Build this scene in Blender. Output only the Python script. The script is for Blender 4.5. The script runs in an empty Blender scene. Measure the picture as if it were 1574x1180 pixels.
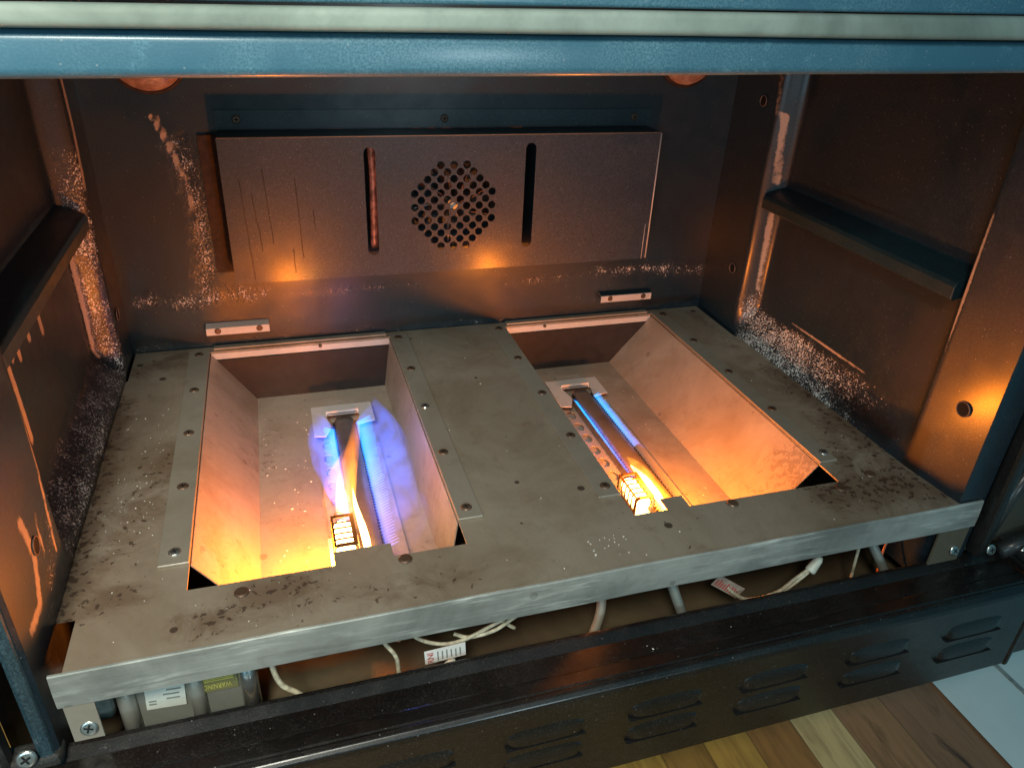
import bpy, bmesh, math, random
from mathutils import Vector, Matrix, noise
random.seed(7)
S = bpy.context.scene
COL = S.collection
# ------------------------------------------------------------------ camera
def setup_camera():
    p, y, r = 0.5030, -0.3207, 0.0501
    cy, sy, cp, sp = math.cos(y), math.sin(y), math.cos(p), math.sin(p)
    F = Vector((-sy*cp, cy*cp, -sp)); R = Vector((cy, sy, 0)); U = R.cross(F)
    cr, sr = math.cos(r), math.sin(r)
    R2 = R*cr + U*sr; U2 = U*cr - R*sr
    m = Matrix((( R2.x, U2.x, -F.x, -0.2098), (R2.y, U2.y, -F.y, -0.3941),
                (R2.z, U2.z, -F.z, 0.4056), (0, 0, 0, 1)))
    cd = bpy.data.cameras.new('camera'); c = bpy.data.objects.new('camera', cd); COL.objects.link(c)
    c.matrix_world = m; cd.sensor_fit = 'HORIZONTAL'; cd.sensor_width = 36; cd.lens = 26.36
    cd.clip_start = 0.01; cd.clip_end = 50
    S.camera = c
setup_camera()
# ------------------------------------------------------------------ world, lamps, exposure
w = bpy.data.worlds.new('World'); S.world = w; w.use_nodes = True
bg = w.node_tree.nodes['Background']; bg.inputs[0].default_value = (0.12, 0.52, 0.70, 1); bg.inputs[1].default_value = 0.26
vs = S.view_settings; vs.view_transform = 'Standard'; vs.look = 'None'; vs.exposure = 0.0; vs.gamma = 1; vs.use_curve_mapping = False
def area(name, loc, target, size, power, color):
    l = bpy.data.lights.new(name, 'AREA'); l.shape = 'DISK'; l.size = size; l.energy = power; l.color = color
    o = bpy.data.objects.new(name, l); COL.objects.link(o); o.location = loc
    o.rotation_euler = (Vector(target)-Vector(loc)).to_track_quat('-Z', 'Y').to_euler(); return o
def point(name, loc, power, color, radius):
    l = bpy.data.lights.new(name, 'POINT'); l.energy = power; l.color = color; l.shadow_soft_size = radius
    o = bpy.data.objects.new(name, l); COL.objects.link(o); o.location = loc; return o
area('kitchen_light', (-0.42, -0.72, 0.90), (-0.46, 0.05, 0.0), 0.26, 4.6, (1.0, 0.98, 0.84)).data.spread = math.radians(95)
area('bar_highlight_light', (0.22, -1.25, 0.27), (-0.10, 0.0, 0.37), 0.16, 2.4, (0.72, 0.92, 1.0))  # unseen source set from the bar highlight, raised to lift the wall greys
area('cool_fill_light', (-1.0, -1.35, 0.42), (-0.05, 0.3, 0.15), 0.6, 5.0, (0.50, 0.82, 1.0))  # unseen cool fill added to brighten the dark cavity walls
FIRE = (1.0, 0.225, 0.010)
point('left_flame_light', (-0.200, 0.108, -0.028), 3.0, FIRE, 0.008)
point('left_flame_top_light', (-0.166, 0.172, 0.006), 0.16, FIRE, 0.012)
point('right_flame_light', (0.112, 0.128, -0.020), 2.9, FIRE, 0.009)
point('left_blue_light', (-0.128, 0.26, -0.02), 0.02, (0.25, 0.35, 1.0), 0.012)
# ------------------------------------------------------------------ helpers
def empty(name, loc, label=None, cat=None, group=None, kind=None):
    o = bpy.data.objects.new(name, None); COL.objects.link(o); o.location = loc; o.empty_display_size = 0.02
    tag(o, label, cat, group, kind); return o
def tag(o, label=None, cat=None, group=None, kind=None):
    if label: o['label'] = label
    if cat: o['category'] = cat
    if group: o['group'] = group
    if kind: o['kind'] = kind
    return o
def wloc(o):
    v = Vector((0, 0, 0))
    while o: v += Vector(o.location); o = o.parent
    return v
def finish(name, me, mat, parent=None, smooth=False, base=None):
    """mesh built in world coordinates; stored relative to its parent (or to its own base)"""
    off = wloc(parent) if parent else Vector(base or (0, 0, 0))
    me.transform(Matrix.Translation(-off))
    if mat:
        me.materials.clear(); me.materials.append(mat)
    if smooth:
        for p in me.polygons: p.use_smooth = True
    o = bpy.data.objects.new(name, me); COL.objects.link(o)
    if parent: o.parent = parent
    else: o.location = off
    return o
def obj(name, bm, mat, parent=None, smooth=False, base=None, recalc=True):
    if recalc: bmesh.ops.recalc_face_normals(bm, faces=bm.faces)
    me = bpy.data.meshes.new(name); bm.to_mesh(me); bm.free()
    return finish(name, me, mat, parent, smooth, base)
def solid(o, t, off=-1):
    m = o.modifiers.new('thickness', 'SOLIDIFY'); m.thickness = t; m.offset = off; return o
def bev(o, w_, seg=2):
    m = o.modifiers.new('bevel', 'BEVEL'); m.width = w_; m.segments = seg; m.limit_method = 'ANGLE'; m.angle_limit = math.radians(35)
    return o
def box(bm, x0, x1, y0, y1, z0, z1):
    v = [bm.verts.new(p) for p in ((x0,y0,z0),(x1,y0,z0),(x1,y1,z0),(x0,y1,z0),(x0,y0,z1),(x1,y0,z1),(x1,y1,z1),(x0,y1,z1))]
    for f in ((0,3,2,1),(4,5,6,7),(0,1,5,4),(1,2,6,5),(2,3,7,6),(3,0,4,7)): bm.faces.new([v[i] for i in f])
def boxo(name, mat, parent, *c, b=0.0, base=None):
    bm = bmesh.new(); box(bm, *c); o = obj(name, bm, mat, parent, base=base)
    if b: bev(o, b)
    return o
def catmull(pts, n=8):
    P = [Vector(p) for p in pts]; P = [2*P[0]-P[1]] + P + [2*P[-1]-P[-2]]; out = []
    for i in range(1, len(P)-2):
        for k in range(n):
            t = k/n; a, b, c, d = P[i-1], P[i], P[i+1], P[i+2]
            out.append(0.5*((2*b)+(c-a)*t+(2*a-5*b+4*c-d)*t*t+(3*b-a-3*c+d)*t**3))
    out.append(P[-2]); return out
def tube(bm, path, rad, seg=12, cap=True):
    path = [Vector(p) for p in path]; n = len(path)
    if not hasattr(rad, '__len__'): rad = [rad]*n
    t0 = (path[1]-path[0]).normalized()
    u = t0.orthogonal().normalized(); rings = []
    for i in range(n):
        t = (path[min(i+1, n-1)]-path[max(i-1, 0)]).normalized()
        u = (u - t*u.dot(t)).normalized(); v = t.cross(u)
        rings.append([bm.verts.new(path[i]+(u*math.cos(a)+v*math.sin(a))*rad[i]) for a in [2*math.pi*k/seg for k in range(seg)]])
    for a, b in zip(rings, rings[1:]):
        for k in range(seg): bm.faces.new((a[k], a[(k+1) % seg], b[(k+1) % seg], b[k]))
    if cap: bm.faces.new(rings[0][::-1]); bm.faces.new(rings[-1])
def tubeo(name, mat, parent, path, rad, seg=12, base=None):
    bm = bmesh.new(); tube(bm, path, rad, seg); return obj(name, bm, mat, parent, True, base)
def extrude_x(prof, x0, x1, n=1, wob=0.0):
    """open (y,z) profile swept along x"""
    bm = bmesh.new(); rows = []
    for i in range(n+1):
        x = x0+(x1-x0)*i/n
        rows.append([bm.verts.new((x, y, z+wob*noise.noise((x*6, y*9, 1.3)))) for y, z in prof])
    for a, b in zip(rows, rows[1:]):
        for k in range(len(prof)-1): bm.faces.new((a[k], b[k], b[k+1], a[k+1]))
    return bm
def plate(name, outer, holes, thick, M, mat, parent, res=10):
    """flat sheet with real openings: outer and holes are point lists or ('c',x,y,r)"""
    cu = bpy.data.curves.new(name, 'CURVE'); cu.dimensions = '2D'; cu.fill_mode = 'BOTH'; cu.extrude = thick/2
    for h in [outer]+holes:
        if h[0] == 'c':
            _, x, y, r = h[:4]; ry = h[4] if len(h) > 4 else r
            h = [(x+r*math.cos(2*math.pi*k/(2*res)), y+ry*math.sin(2*math.pi*k/(2*res))) for k in range(2*res)]
        sp = cu.splines.new('POLY'); sp.points.add(len(h)-1); sp.use_cyclic_u = True
        for i, (x, y) in enumerate(h): sp.points[i].co = (x, y, 0, 1)
    t = bpy.data.objects.new('t', cu); COL.objects.link(t)
    bpy.context.view_layer.update()
    me = bpy.data.meshes.new_from_object(t.evaluated_get(bpy.context.evaluated_depsgraph_get()))
    bpy.data.objects.remove(t); me.name = name; me.transform(M)
    return finish(name, me, mat, parent)
def text_mesh(name, s, size, M, mat, parent, ext=0.0001):
    cu = bpy.data.curves.new(name, 'FONT'); cu.body = s; cu.size = size; cu.extrude = ext; cu.align_x = 'CENTER'; cu.align_y = 'CENTER'
    t = bpy.data.objects.new('t', cu); COL.objects.link(t); bpy.context.view_layer.update()
    me = bpy.data.meshes.new_from_object(t.evaluated_get(bpy.context.evaluated_depsgraph_get()))
    bpy.data.objects.remove(t); me.name = name; me.transform(M)
    return finish(name, me, mat, parent)
def ss(a, b, x):
    t = min(1, max(0, (x-a)/(b-a))) if b != a else float(x > a); return t*t*(3-2*t)
def cap(p, a, b, r):
    """soft capsule: 1 on the segment a-b, 0 beyond radius r"""
    ax, ay = a; bx, by = b; px, py = p
    dx, dy = bx-ax, by-ay; L = dx*dx+dy*dy
    t = 0 if L == 0 else min(1, max(0, ((px-ax)*dx+(py-ay)*dy)/L))
    d = math.hypot(px-ax-t*dx, py-ay-t*dy); return max(0, 1-d/r)
def poly(p, pts, r):
    return max(cap(p, a, b, r) for a, b in zip(pts, pts[1:]))
def set_attr(o, name, fn):
    me = o.data; off = wloc(o); a = me.attributes.new(name, 'FLOAT', 'POINT')
    a.data.foreach_set('value', [fn(v.co+off) for v in me.vertices])
def frange(a, b, step):
    n = max(1, round((b-a)/step)); return [a+(b-a)*i/n for i in range(n+1)]
def lines(breaks, step):
    out = []
    for a, b in zip(breaks, breaks[1:]): out += frange(a, b, step)[:-1]
    return out+[breaks[-1]]
# ------------------------------------------------------------------ materials
class N:
    def __init__(s, name):
        s.m = bpy.data.materials.new(name); s.m.use_nodes = True; s.t = s.m.node_tree; s.n = s.t.nodes; s.l = s.t.links
        s.b = s.n['Principled BSDF']; s.out = s.n['Material Output']
    def new(s, t, **k):
        n = s.n.new(t)
        for a, b in k.items(): setattr(n, a, b)
        return n
    def put(s, sock, v):
        if isinstance(v, bpy.types.NodeSocket): s.l.new(v, sock)
        elif v is not None:
            if hasattr(sock.default_value, '__len__') and not hasattr(v, '__len__'): v = (v, v, v)
            if hasattr(v, '__len__') and len(v) == 3 and len(sock.default_value) == 4: v = (*v, 1)
            sock.default_value = v
    def math(s, op, a, b=0.0, c=0.0, clamp=False):
        n = s.new('ShaderNodeMath', operation=op, use_clamp=clamp)
        s.put(n.inputs[0], a); s.put(n.inputs[1], b); s.put(n.inputs[2], c); return n.outputs[0]
    def pos(s): return s.new('ShaderNodeNewGeometry').outputs['Position']
    def map(s, v, scale=(1, 1, 1)):
        n = s.new('ShaderNodeMapping'); s.put(n.inputs[0], v); n.inputs['Scale'].default_value = scale; return n.outputs[0]
    def noise(s, v, scale, detail=4, rough=0.55, dist=0.0):
        n = s.new('ShaderNodeTexNoise'); s.put(n.inputs['Vector'], v); n.inputs['Scale'].default_value = scale
        n.inputs['Detail'].default_value = detail; n.inputs['Roughness'].default_value = rough; n.inputs['Distortion'].default_value = dist
        return n.outputs['Fac']
    def vor(s, v, scale, out='Distance', rnd=1.0):
        n = s.new('ShaderNodeTexVoronoi'); s.put(n.inputs['Vector'], v); n.inputs['Scale'].default_value = scale; n.inputs['Randomness'].default_value = rnd
        return n.outputs[out]
    def ramp(s, v, a, b, lo=0.0, hi=1.0):
        n = s.new('ShaderNodeMapRange', interpolation_type='SMOOTHSTEP'); s.put(n.inputs[0], v)
        n.inputs[1].default_value = a; n.inputs[2].default_value = b; n.inputs[3].default_value = lo; n.inputs[4].default_value = hi
        return n.outputs[0]
    def mix(s, f, a, b):
        n = s.new('ShaderNodeMix', data_type='RGBA'); s.put(n.inputs[0], f); s.put(n.inputs[6], a); s.put(n.inputs[7], b); return n.outputs[2]
    def attr(s, name): return s.new('ShaderNodeAttribute', attribute_name=name).outputs['Fac']
    def bump(s, h, strength=0.3, dist=0.001, prev=None):
        n = s.new('ShaderNodeBump'); s.put(n.inputs['Height'], h); n.inputs['Strength'].default_value = strength; n.inputs['Distance'].default_value = dist
        if prev is not None: s.put(n.inputs['Normal'], prev)
        return n.outputs[0]
    def fin(s, color=None, rough=None, metal=None, normal=None, **k):
        s.put(s.b.inputs['Base Color'], color); s.put(s.b.inputs['Roughness'], rough); s.put(s.b.inputs['Metallic'], metal)
        if normal is not None: s.put(s.b.inputs['Normal'], normal)
        for a, b in k.items(): s.put(s.b.inputs[a.replace('_', ' ')], b)
        return s.m

def enamel(name, base, tint, rough=0.3, speck=0.5, crust=True, grain=1.0):
    """porcelain enamel: orange-peel gloss, fine pale speckle, baked-on brown film, crusted grease where 'crust' is set"""
    m = N(name); P = m.pos()
    n1 = m.noise(P, 9, 5, .6, .4); n2 = m.noise(P, 60, 4, .6); n3 = m.noise(P, 900, 2, .5)
    col = m.mix(m.ramp(n1, .38, .68), base, tint)
    col = m.mix(m.ramp(n2, .55, .8, 0, .5), col, tuple(c*1.8 for c in tint))
    n5 = m.noise(P, 800, 3, .7)
    col = m.mix(m.ramp(n5, .36, .64), tuple(c*(1-.55*grain) for c in base), col)
    col = m.mix(m.ramp(n5, .60, .72, 0, .28*grain), col, (.16, .16, .17))
    vd = m.vor(P, 420); vr = m.vor(P, 420, 'Color')
    sep = m.new('ShaderNodeSeparateColor'); m.l.new(vr, sep.inputs[0])
    dot = m.math('MULTIPLY', m.math('LESS_THAN', vd, .22), m.math('GREATER_THAN', sep.outputs[0], .985-.03*speck))
    col = m.mix(m.math('MULTIPLY', dot, .28), col, (.45, .45, .45))
    r = m.ramp(n1, .3, .75, rough-.06, rough+.14); r = m.math('ADD', r, m.ramp(n2, .4, .8, 0, .1))
    h = m.math('ADD', m.math('MULTIPLY', n3, .5), m.math('MULTIPLY', n2, .4))
    nor = m.bump(h, .16, .0009)
    if crust:
        c = m.attr('crust'); st = m.attr('streak')
        g = m.noise(P, 170, 5, .7, .3); vv = m.vor(P, 330); 
        n4 = m.noise(P, 34, 4, .65, .5)
        cc = m.math('ADD', c, m.math('ADD', m.math('MULTIPLY', m.math('SUBTRACT', n2, .5), 1.5), m.math('MULTIPLY', m.math('SUBTRACT', n4, .5), 1.6)))
        cc = m.math('MULTIPLY', cc, m.ramp(c, .02, .3))
        film = m.ramp(cc, .2, 1.5)
        col = m.mix(m.math('MULTIPLY', film, .5), col, (.050, .036, .026))
        VP = m.map(P, (1, 1, .7)); v2 = m.vor(VP, 560, 'Color'); s2 = m.new('ShaderNodeSeparateColor'); m.l.new(v2, s2.inputs[0]); v3 = m.vor(VP, 560)
        hf = m.noise(m.map(P, (1, 1, .8)), 620, 3, .75, .2)
        gl = m.ramp(m.math('ADD', hf, m.math('MULTIPLY', m.math('SUBTRACT', cc, 1.0), .13)), .585, .615)
        gl = m.math('MULTIPLY', gl, m.ramp(m.math('ADD', cc, m.math('MULTIPLY', m.math('SUBTRACT', s2.outputs[0], .5), .8)), .55, 1.1))
        col = m.mix(gl, col, (.90, .89, .85))
        stn = m.ramp(m.math('ADD', st, m.math('MULTIPLY', m.math('SUBTRACT', g, .5), .5)), .35, .6)
        col = m.mix(stn, col, (.46, .36, .27))
        r = m.math('SUBTRACT', r, m.math('MULTIPLY', film, .16)); 
        hh = m.math('ADD', m.math('MULTIPLY', m.math('SUBTRACT', 1, vv), film), m.math('MULTIPLY', g, m.math('ADD', film, stn)))
        nor = m.bump(hh, .6, .0011, nor)
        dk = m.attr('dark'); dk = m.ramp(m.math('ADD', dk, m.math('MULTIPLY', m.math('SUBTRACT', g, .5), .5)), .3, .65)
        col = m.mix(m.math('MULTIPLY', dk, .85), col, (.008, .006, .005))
    return m.fin(col, r, 0.0, nor, Coat_Weight=.4, Coat_Roughness=.22)
M_enamel = enamel('cavity_enamel', (.011, .028, .042), (.020, .030, .038), .40, .3)
M_cover = enamel('cover_enamel', (.034, .054, .080), (.050, .064, .082), .44, 1.5)
M_bar = enamel('frame_enamel', (.042, .140, .205), (.11, .24, .30), .52, .8, False, .15)
M_guide = enamel('guide_enamel', (.012, .038, .050), (.016, .044, .055), .36, .2, False)
M_black = enamel('black_enamel', (.010, .008, .007), (.019, .015, .013), .34, .25, False)
M_side = enamel('side_frame_enamel', (.020, .055, .075), (.035, .075, .095), .42, .5, False)
M_hinge = enamel('hinge_black', (.022, .022, .020), (.040, .038, .033), .55, .2, False)

def steel(name, base, dark, rough=.5, metal=.55, stain=1.0, brush=(1, 1, 1), clean=False, scuff=0.0):
    m = N(name); P = m.pos()
    n1 = m.noise(P, 7, 6, .62, .6); n2 = m.noise(P, 38, 5, .65, .3); n3 = m.noise(m.map(P, brush), 420, 3, .6)
    col = m.mix(m.ramp(n1, .35, .7), base, dark)
    col = m.mix(m.ramp(n2, .5, .78, 0, .35), col, tuple(c*.6 for c in dark))
    col = m.mix(m.ramp(n3, .35, .75, 0, .18), col, tuple(c*.7 for c in base))
    if scuff:
        a1 = m.noise(m.map(P, (.07, 1, 1)), 150, 5, .7, .3); a2 = m.noise(m.map(P, (.35, 1, 1)), 26, 4, .6, .5)
        sc = m.math('MULTIPLY', m.ramp(a1, .48, .66), m.ramp(a2, .42, .62)); col = m.mix(m.math('MULTIPLY', sc, scuff), col, (.66, .68, .63))
        dk = m.noise(m.map(P, (.12, 1, 1)), 70, 5, .7); col = m.mix(m.ramp(dk, .52, .7, 0, .55), col, (.13, .125, .11))
    r = m.ramp(n1, .3, .7, rough-.08, rough+.12); mt = metal
    h = m.math('ADD', m.math('MULTIPLY', n3, .4), m.math('MULTIPLY', n2, .5))
    if not clean:
        gt = m.attr('glow_tint'); col = m.mix(m.math('MULTIPLY', m.ramp(m.math('ADD', gt, m.math('MULTIPLY', m.math('SUBTRACT', n2, .5), .5)), 0, .7), .9), col, (.30, .195, .115))  # brown tint painting warm light into the steel colour
        d = m.attr('dirt'); vd = m.vor(m.map(m.math('ADD', 0, 0) if False else P, (1, .8, 1)), 62, 'Distance')
        # scattered burnt spots: round, uneven, denser where dirt is high
        sp = m.noise(P, 150, 4, .65, .3)
        spot = m.ramp(m.math('ADD', sp, m.math('MULTIPLY', d, .14)), .705, .755)
        vc = m.vor(P, 75, 'Color'); s2 = m.new('ShaderNodeSeparateColor'); m.l.new(vc, s2.inputs[0]); vdd = m.vor(P, 75)
        dots = m.math('MULTIPLY', m.math('LESS_THAN', vdd, m.math('ADD', .10, m.math('MULTIPLY', m.math('SUBTRACT', s2.outputs[1], .2), .28))),
                      m.math('GREATER_THAN', m.math('ADD', s2.outputs[0], m.math('MULTIPLY', d, .11)), 1.0))
        sm = m.noise(P, 19, 5, .7, 1.2)
        smear = m.ramp(m.math('ADD', sm, m.math('MULTIPLY', d, .36)), .60, .98)
        k = m.math('MULTIPLY', stain, 1.0)
        col = m.mix(m.math('MULTIPLY', smear, .78*stain), col, (.105, .060, .032))
        col = m.mix(m.math('MULTIPLY', m.math('MAXIMUM', spot, dots), .82*stain), col, (.040, .020, .012))
        mt = m.math('MULTIPLY', metal, m.math('SUBTRACT', 1, m.math('MAXIMUM', m.math('MULTIPLY', smear, .8), spot)))
        r = m.math('ADD', r, m.math('MULTIPLY', smear, .15))
        h = m.math('ADD', h, m.math('MULTIPLY', spot, .8))
    nor = m.bump(h, .22, .0008)
    return m.fin(col, r, mt, nor)
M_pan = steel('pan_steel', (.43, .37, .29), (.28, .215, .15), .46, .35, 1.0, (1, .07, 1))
M_trough = steel('trough_steel', (.47, .41, .34), (.33, .265, .20), .42, .25, .42, (1, .3, .3))
M_lip = steel('lip_steel', (.38, .39, .36), (.17, .18, .165), .50, .25, .35, (.04, 1, 1), scuff=.75)
M_strip = steel('strip_steel', (.39, .355, .295), (.29, .25, .19), .5, .35, .5, clean=True)
M_bracket = steel('bracket_steel', (.66, .64, .62), (.55, .53, .50), .45, .2, clean=True)
M_burner = steel('burner_steel', (.27, .235, .21), (.13, .095, .075), .45, .5, clean=True)
M_gasket = steel('gasket_steel', (.36, .42, .36), (.16, .20, .17), .72, .0, clean=True)
M_alu = steel('cast_aluminium', (.42, .43, .38), (.30, .31, .27), .42, .55, clean=True)
M_chrome = steel('zinc_screw', (.65, .66, .62), (.5, .5, .46), .25, .9, clean=True)
M_rusty = steel('rusty_screw', (.20, .13, .09), (.11, .06, .035), .42, .55, clean=True)
def flat(name, col, rough=.5, metal=0, var=.25, sc=80):
    m = N(name); P = m.pos(); n = m.noise(P, sc, 4)
    c = m.mix(m.ramp(n, .3, .7), tuple(x*(1-var) for x in col), tuple(min(1, x*(1+var)) for x in col))
    return m.fin(c, rough, metal, m.bump(n, .15, .0005))
M_hole = flat('dark_hole', (.002, .002, .002), .9)
M_backplate = flat('dark_backplate', (.016, .013, .013), .5, .1)
M_wire = flat('wire_cream', (.46, .41, .29), .5, 0, .32, 220)
M_wirepink = flat('wire_braid', (.38, .16, .09), .6, 0, .3, 600)
M_label = flat('label_paper', (.62, .66, .60), .5, 0, .06)
M_yellow = flat('label_yellow', (.55, .50, .12), .5, 0, .1)
M_yellowback = flat('label_olive', (.20, .19, .08), .5, 0, .1)
M_ink = flat('ink_grey', (.22, .24, .22), .6, 0, .05)
M_red = flat('ink_red', (.42, .06, .05), .6, 0, .05)
M_rust = flat('rusty_metal', (.035, .018, .013), .6, .2, .5, 120)
M_lamp = None
def lamp_glass():
    m = N('lamp_lens'); P = m.pos(); n = m.noise(P, 70, 4, .6, 1.5); v = m.vor(P, 90)
    c = m.mix(m.ramp(n, .35, .7), (.30, .17, .12), (.50, .33, .25))
    return m.fin(c, .22, 0, m.bump(v, .6, .002), Coat_Weight=.6)
M_lamp = lamp_glass()
def wood():
    m = N('oak_boards'); P = m.pos(); sx = m.new('ShaderNodeSeparateXYZ'); m.l.new(P, sx.inputs[0])
    # boards run along y; x limits of the boards on show, each with its own tone
    xs = [(-9, (.42, .22, .05)), (.075, (.50, .29, .06)), (.15, (.34, .175, .04)), (.205, (.50, .27, .055)), (.263, (.36, .16, .04)), (.324, (.68, .46, .20)), (.385, (.38, .18, .075)), (.455, (.33, .155, .075))]
    col = m.mix(0, xs[0][1], xs[0][1]); seam = 0
    for x, c in xs[1:]:
        st = m.math('GREATER_THAN', sx.outputs[0], x); col = m.mix(st, col, c)
        g = m.math('LESS_THAN', m.math('ABSOLUTE', m.math('SUBTRACT', sx.outputs[0], x)), .0011); seam = m.math('MAXIMUM', seam, g)
    g1 = m.noise(m.map(P, (1, .10, 1)), 90, 6, .6, .8); g2 = m.noise(m.map(P, (1, .22, 1)), 22, 5, .6, 1.8)
    kn = m.noise(m.map(P, (1, .5, 1)), 17, 3, .5, .6)
    col = m.mix(m.ramp(g1, .4, .7, 0, .45), col, (.12, .05, .015)); col = m.mix(m.ramp(g2, .55, .72, 0, .5), col, (.10, .04, .012))
    col = m.mix(m.ramp(kn, .66, .74, 0, .9), col, (.035, .012, .008))
    col = m.mix(m.math('MULTIPLY', seam, .4), col, (.03, .015, .008))
    return m.fin(col, .45, 0, m.bump(g1, .1, .0005))
M_wood = wood()
M_tile = flat('white_tile', (.80, .80, .75), .4, 0, .05, 12)
def emis(name, col, strength):
    m = N(name); e = m.new('ShaderNodeEmission'); e.inputs[0].default_value = (*col, 1); e.inputs[1].default_value = strength
    m.l.new(e.outputs[0], m.out.inputs[0]); return m.m
def gas(name, col, strength, col2=None, axis_y=None, noise_scale=60, thr=(.35, .75), nstretch=(1, 1, 1), falloff=None):
    """glowing gas: an emission-only volume, brighter where the gas is denser"""
    m = N(name); m.n.remove(m.b); P = m.pos()
    e = m.new('ShaderNodeEmission'); c = (*col, 1)
    n = m.noise(m.map(P, nstretch), noise_scale, 3, .5, .6); d = m.ramp(n, thr[0], thr[1], .25, 1.5)
    if axis_y:
        sx = m.new('ShaderNodeSeparateXYZ'); m.l.new(P, sx.inputs[0])
        f = m.ramp(sx.outputs[axis_y[0]], axis_y[1], axis_y[2]); m.put(e.inputs[0], m.mix(f, col, col2))
        if falloff: d = m.math('MULTIPLY', d, m.ramp(sx.outputs[axis_y[0]], axis_y[1], axis_y[2], falloff[0], falloff[1]))
    else: e.inputs[0].default_value = c
    if not isinstance(d, float): m.put(e.inputs[1], m.math('MULTIPLY', d, strength))
    m.l.new(e.outputs[0], m.out.inputs['Volume']); return m.m

# ================================================================== SETTING
bm = bmesh.new(); bmesh.ops.create_grid(bm, x_segments=1, y_segments=1, size=2.5)
o = obj('wooden_floor', bm, M_wood, None); o.location = (-1.965, -.6, -.3805); tag(o, kind='structure')
o.location = (0.545-2.5, -.6, -.38)
bm = bmesh.new(); bmesh.ops.create_grid(bm, x_segments=1, y_segments=1, size=1.5)
o = obj('tile_floor', bm, M_tile, None); o.location = (.538+1.5, -.6, -.376); tag(o, kind='structure')
boxo('floor_joint', flat('grout', (.30, .30, .27), .7), None, .640, .646, -1.5, .6, -.379, -.3745); tag(bpy.data.objects['floor_joint'], kind='structure')

# ================================================================== OVEN CAVITY
XL, XR, YB, ZT = -.384, .350, .470, .400
cav = empty('oven_cavity', (-.017, .235, -.13), 'dark enamelled oven interior with grease crusted walls around both burners', 'oven interior')
# back wall with crust and streak dirt masks, darker along its foot
bm = bmesh.new(); xs = frange(XL-.002, XR+.002, .004); zs = frange(-.03, ZT, .004)
vg = [[bm.verts.new((x, YB, z)) for x in xs] for z in zs]
for a, b in zip(vg, vg[1:]):
    for i in range(len(xs)-1): bm.faces.new((a[i], a[i+1], b[i+1], b[i]))
bw = obj('back_wall', bm, M_enamel, cav, True)
def bw_crust(p):
    q = (p.x, p.z); c = 0
    c = max(c, 1.25*poly(q, [(-.302, .235), (-.296, .20), (-.290, .15), (-.290, .10), (-.300, .07)], .022))
    c = max(c, 1.1*poly(q, [(-.365, .062), (-.33, .058), (-.29, .062), (-.235, .064)], .02))
    c = max(c, .75*poly(q, [(-.235, .06), (-.15, .062), (-.054, .06)], .011))
    c = max(c, .8*poly(q, [(.06, .054), (.134, .056), (.2, .062)], .013))
    c = max(c, 1.15*poly(q, [(.19, .063), (.27, .060), (.345, .055)], .017))
    c = max(c, .5*ss(.03, .0, p.z))
    return c
def bw_streak(p):
    q = (p.x, p.z)
    return max(.82*poly(q, [(-.322, .262), (-.318, .252), (-.3135, .240), (-.3085, .226), (-.3045, .212), (-.3025, .200)], .0042), .55*poly(q, [(-.316, .262), (-.306, .232), (-.298, .20), (-.294, .17)], .006), .6*poly(q, [(-.300, .19), (-.295, .15), (-.291, .12)], .0045))
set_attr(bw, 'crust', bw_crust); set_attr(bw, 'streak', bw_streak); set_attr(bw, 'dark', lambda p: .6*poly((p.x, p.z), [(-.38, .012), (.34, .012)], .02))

def wallmesh(side):
    """embossed side wall: flush flanges front and back, pressed-out panel between, sloping shelf at its foot"""
    x0 = XL if side < 0 else XR; dep = .026
    ya, yb = (.102, .400) if side < 0 else (.068, .366)
    bm = bmesh.new()
    ys = lines([-.006 if side < 0 else .003, ya-.002, ya+.001], .004)+lines([ya+.001, ya+.018, ya+.021, yb-.002, yb+.001, yb+.012, yb+.015, YB], .004); zs_ = lines([-.10, 0, .04, ZT], .0045)
    ys = sorted(set(ys)); vg = []
    for z in zs_:
        row = []
        for y in ys:
            zc = .036 + .012*ss(ya+.06, ya, y)+.006*ss(yb-.06, yb, y)
            r = min(1, max(0, (y-ya)/.019))*(1-min(1, max(0, (y-yb)/.013)))*ss(.0, zc, z)
            row.append(bm.verts.new((x0+side*dep*r+(.0055*max(0, (ya-.002-y)/.064) if side > 0 else 0)+.0006*noise.noise((y*12, z*12, side)), y, z)))
        vg.append(row)
    for a, b in zip(vg, vg[1:]):
        for i in range(len(ys)-1): bm.faces.new((a[i], a[i+1], b[i+1], b[i]))
    o = obj('side_wall', bm, M_enamel, cav, True); o['label'] = 'left cavity wall with drip marks' if side < 0 else 'right cavity wall with white crust along its foot'
    return o
lw = wallmesh(-1); rw = wallmesh(1)
def lw_crust(p):
    q = (p.y, p.z); c = 1.3*poly(q, [(.415, .235), (.408, .17), (.405, .09), (.408, .02)], .02)
    c = max(c, 1.15*ss(.05, .02, p.z)*ss(.09, .12, p.y)*ss(.43, .40, p.y)); c = max(c, .75*poly(q, [(.09, .06), (.05, .01), (.03, -.02)], .03)); return c
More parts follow.
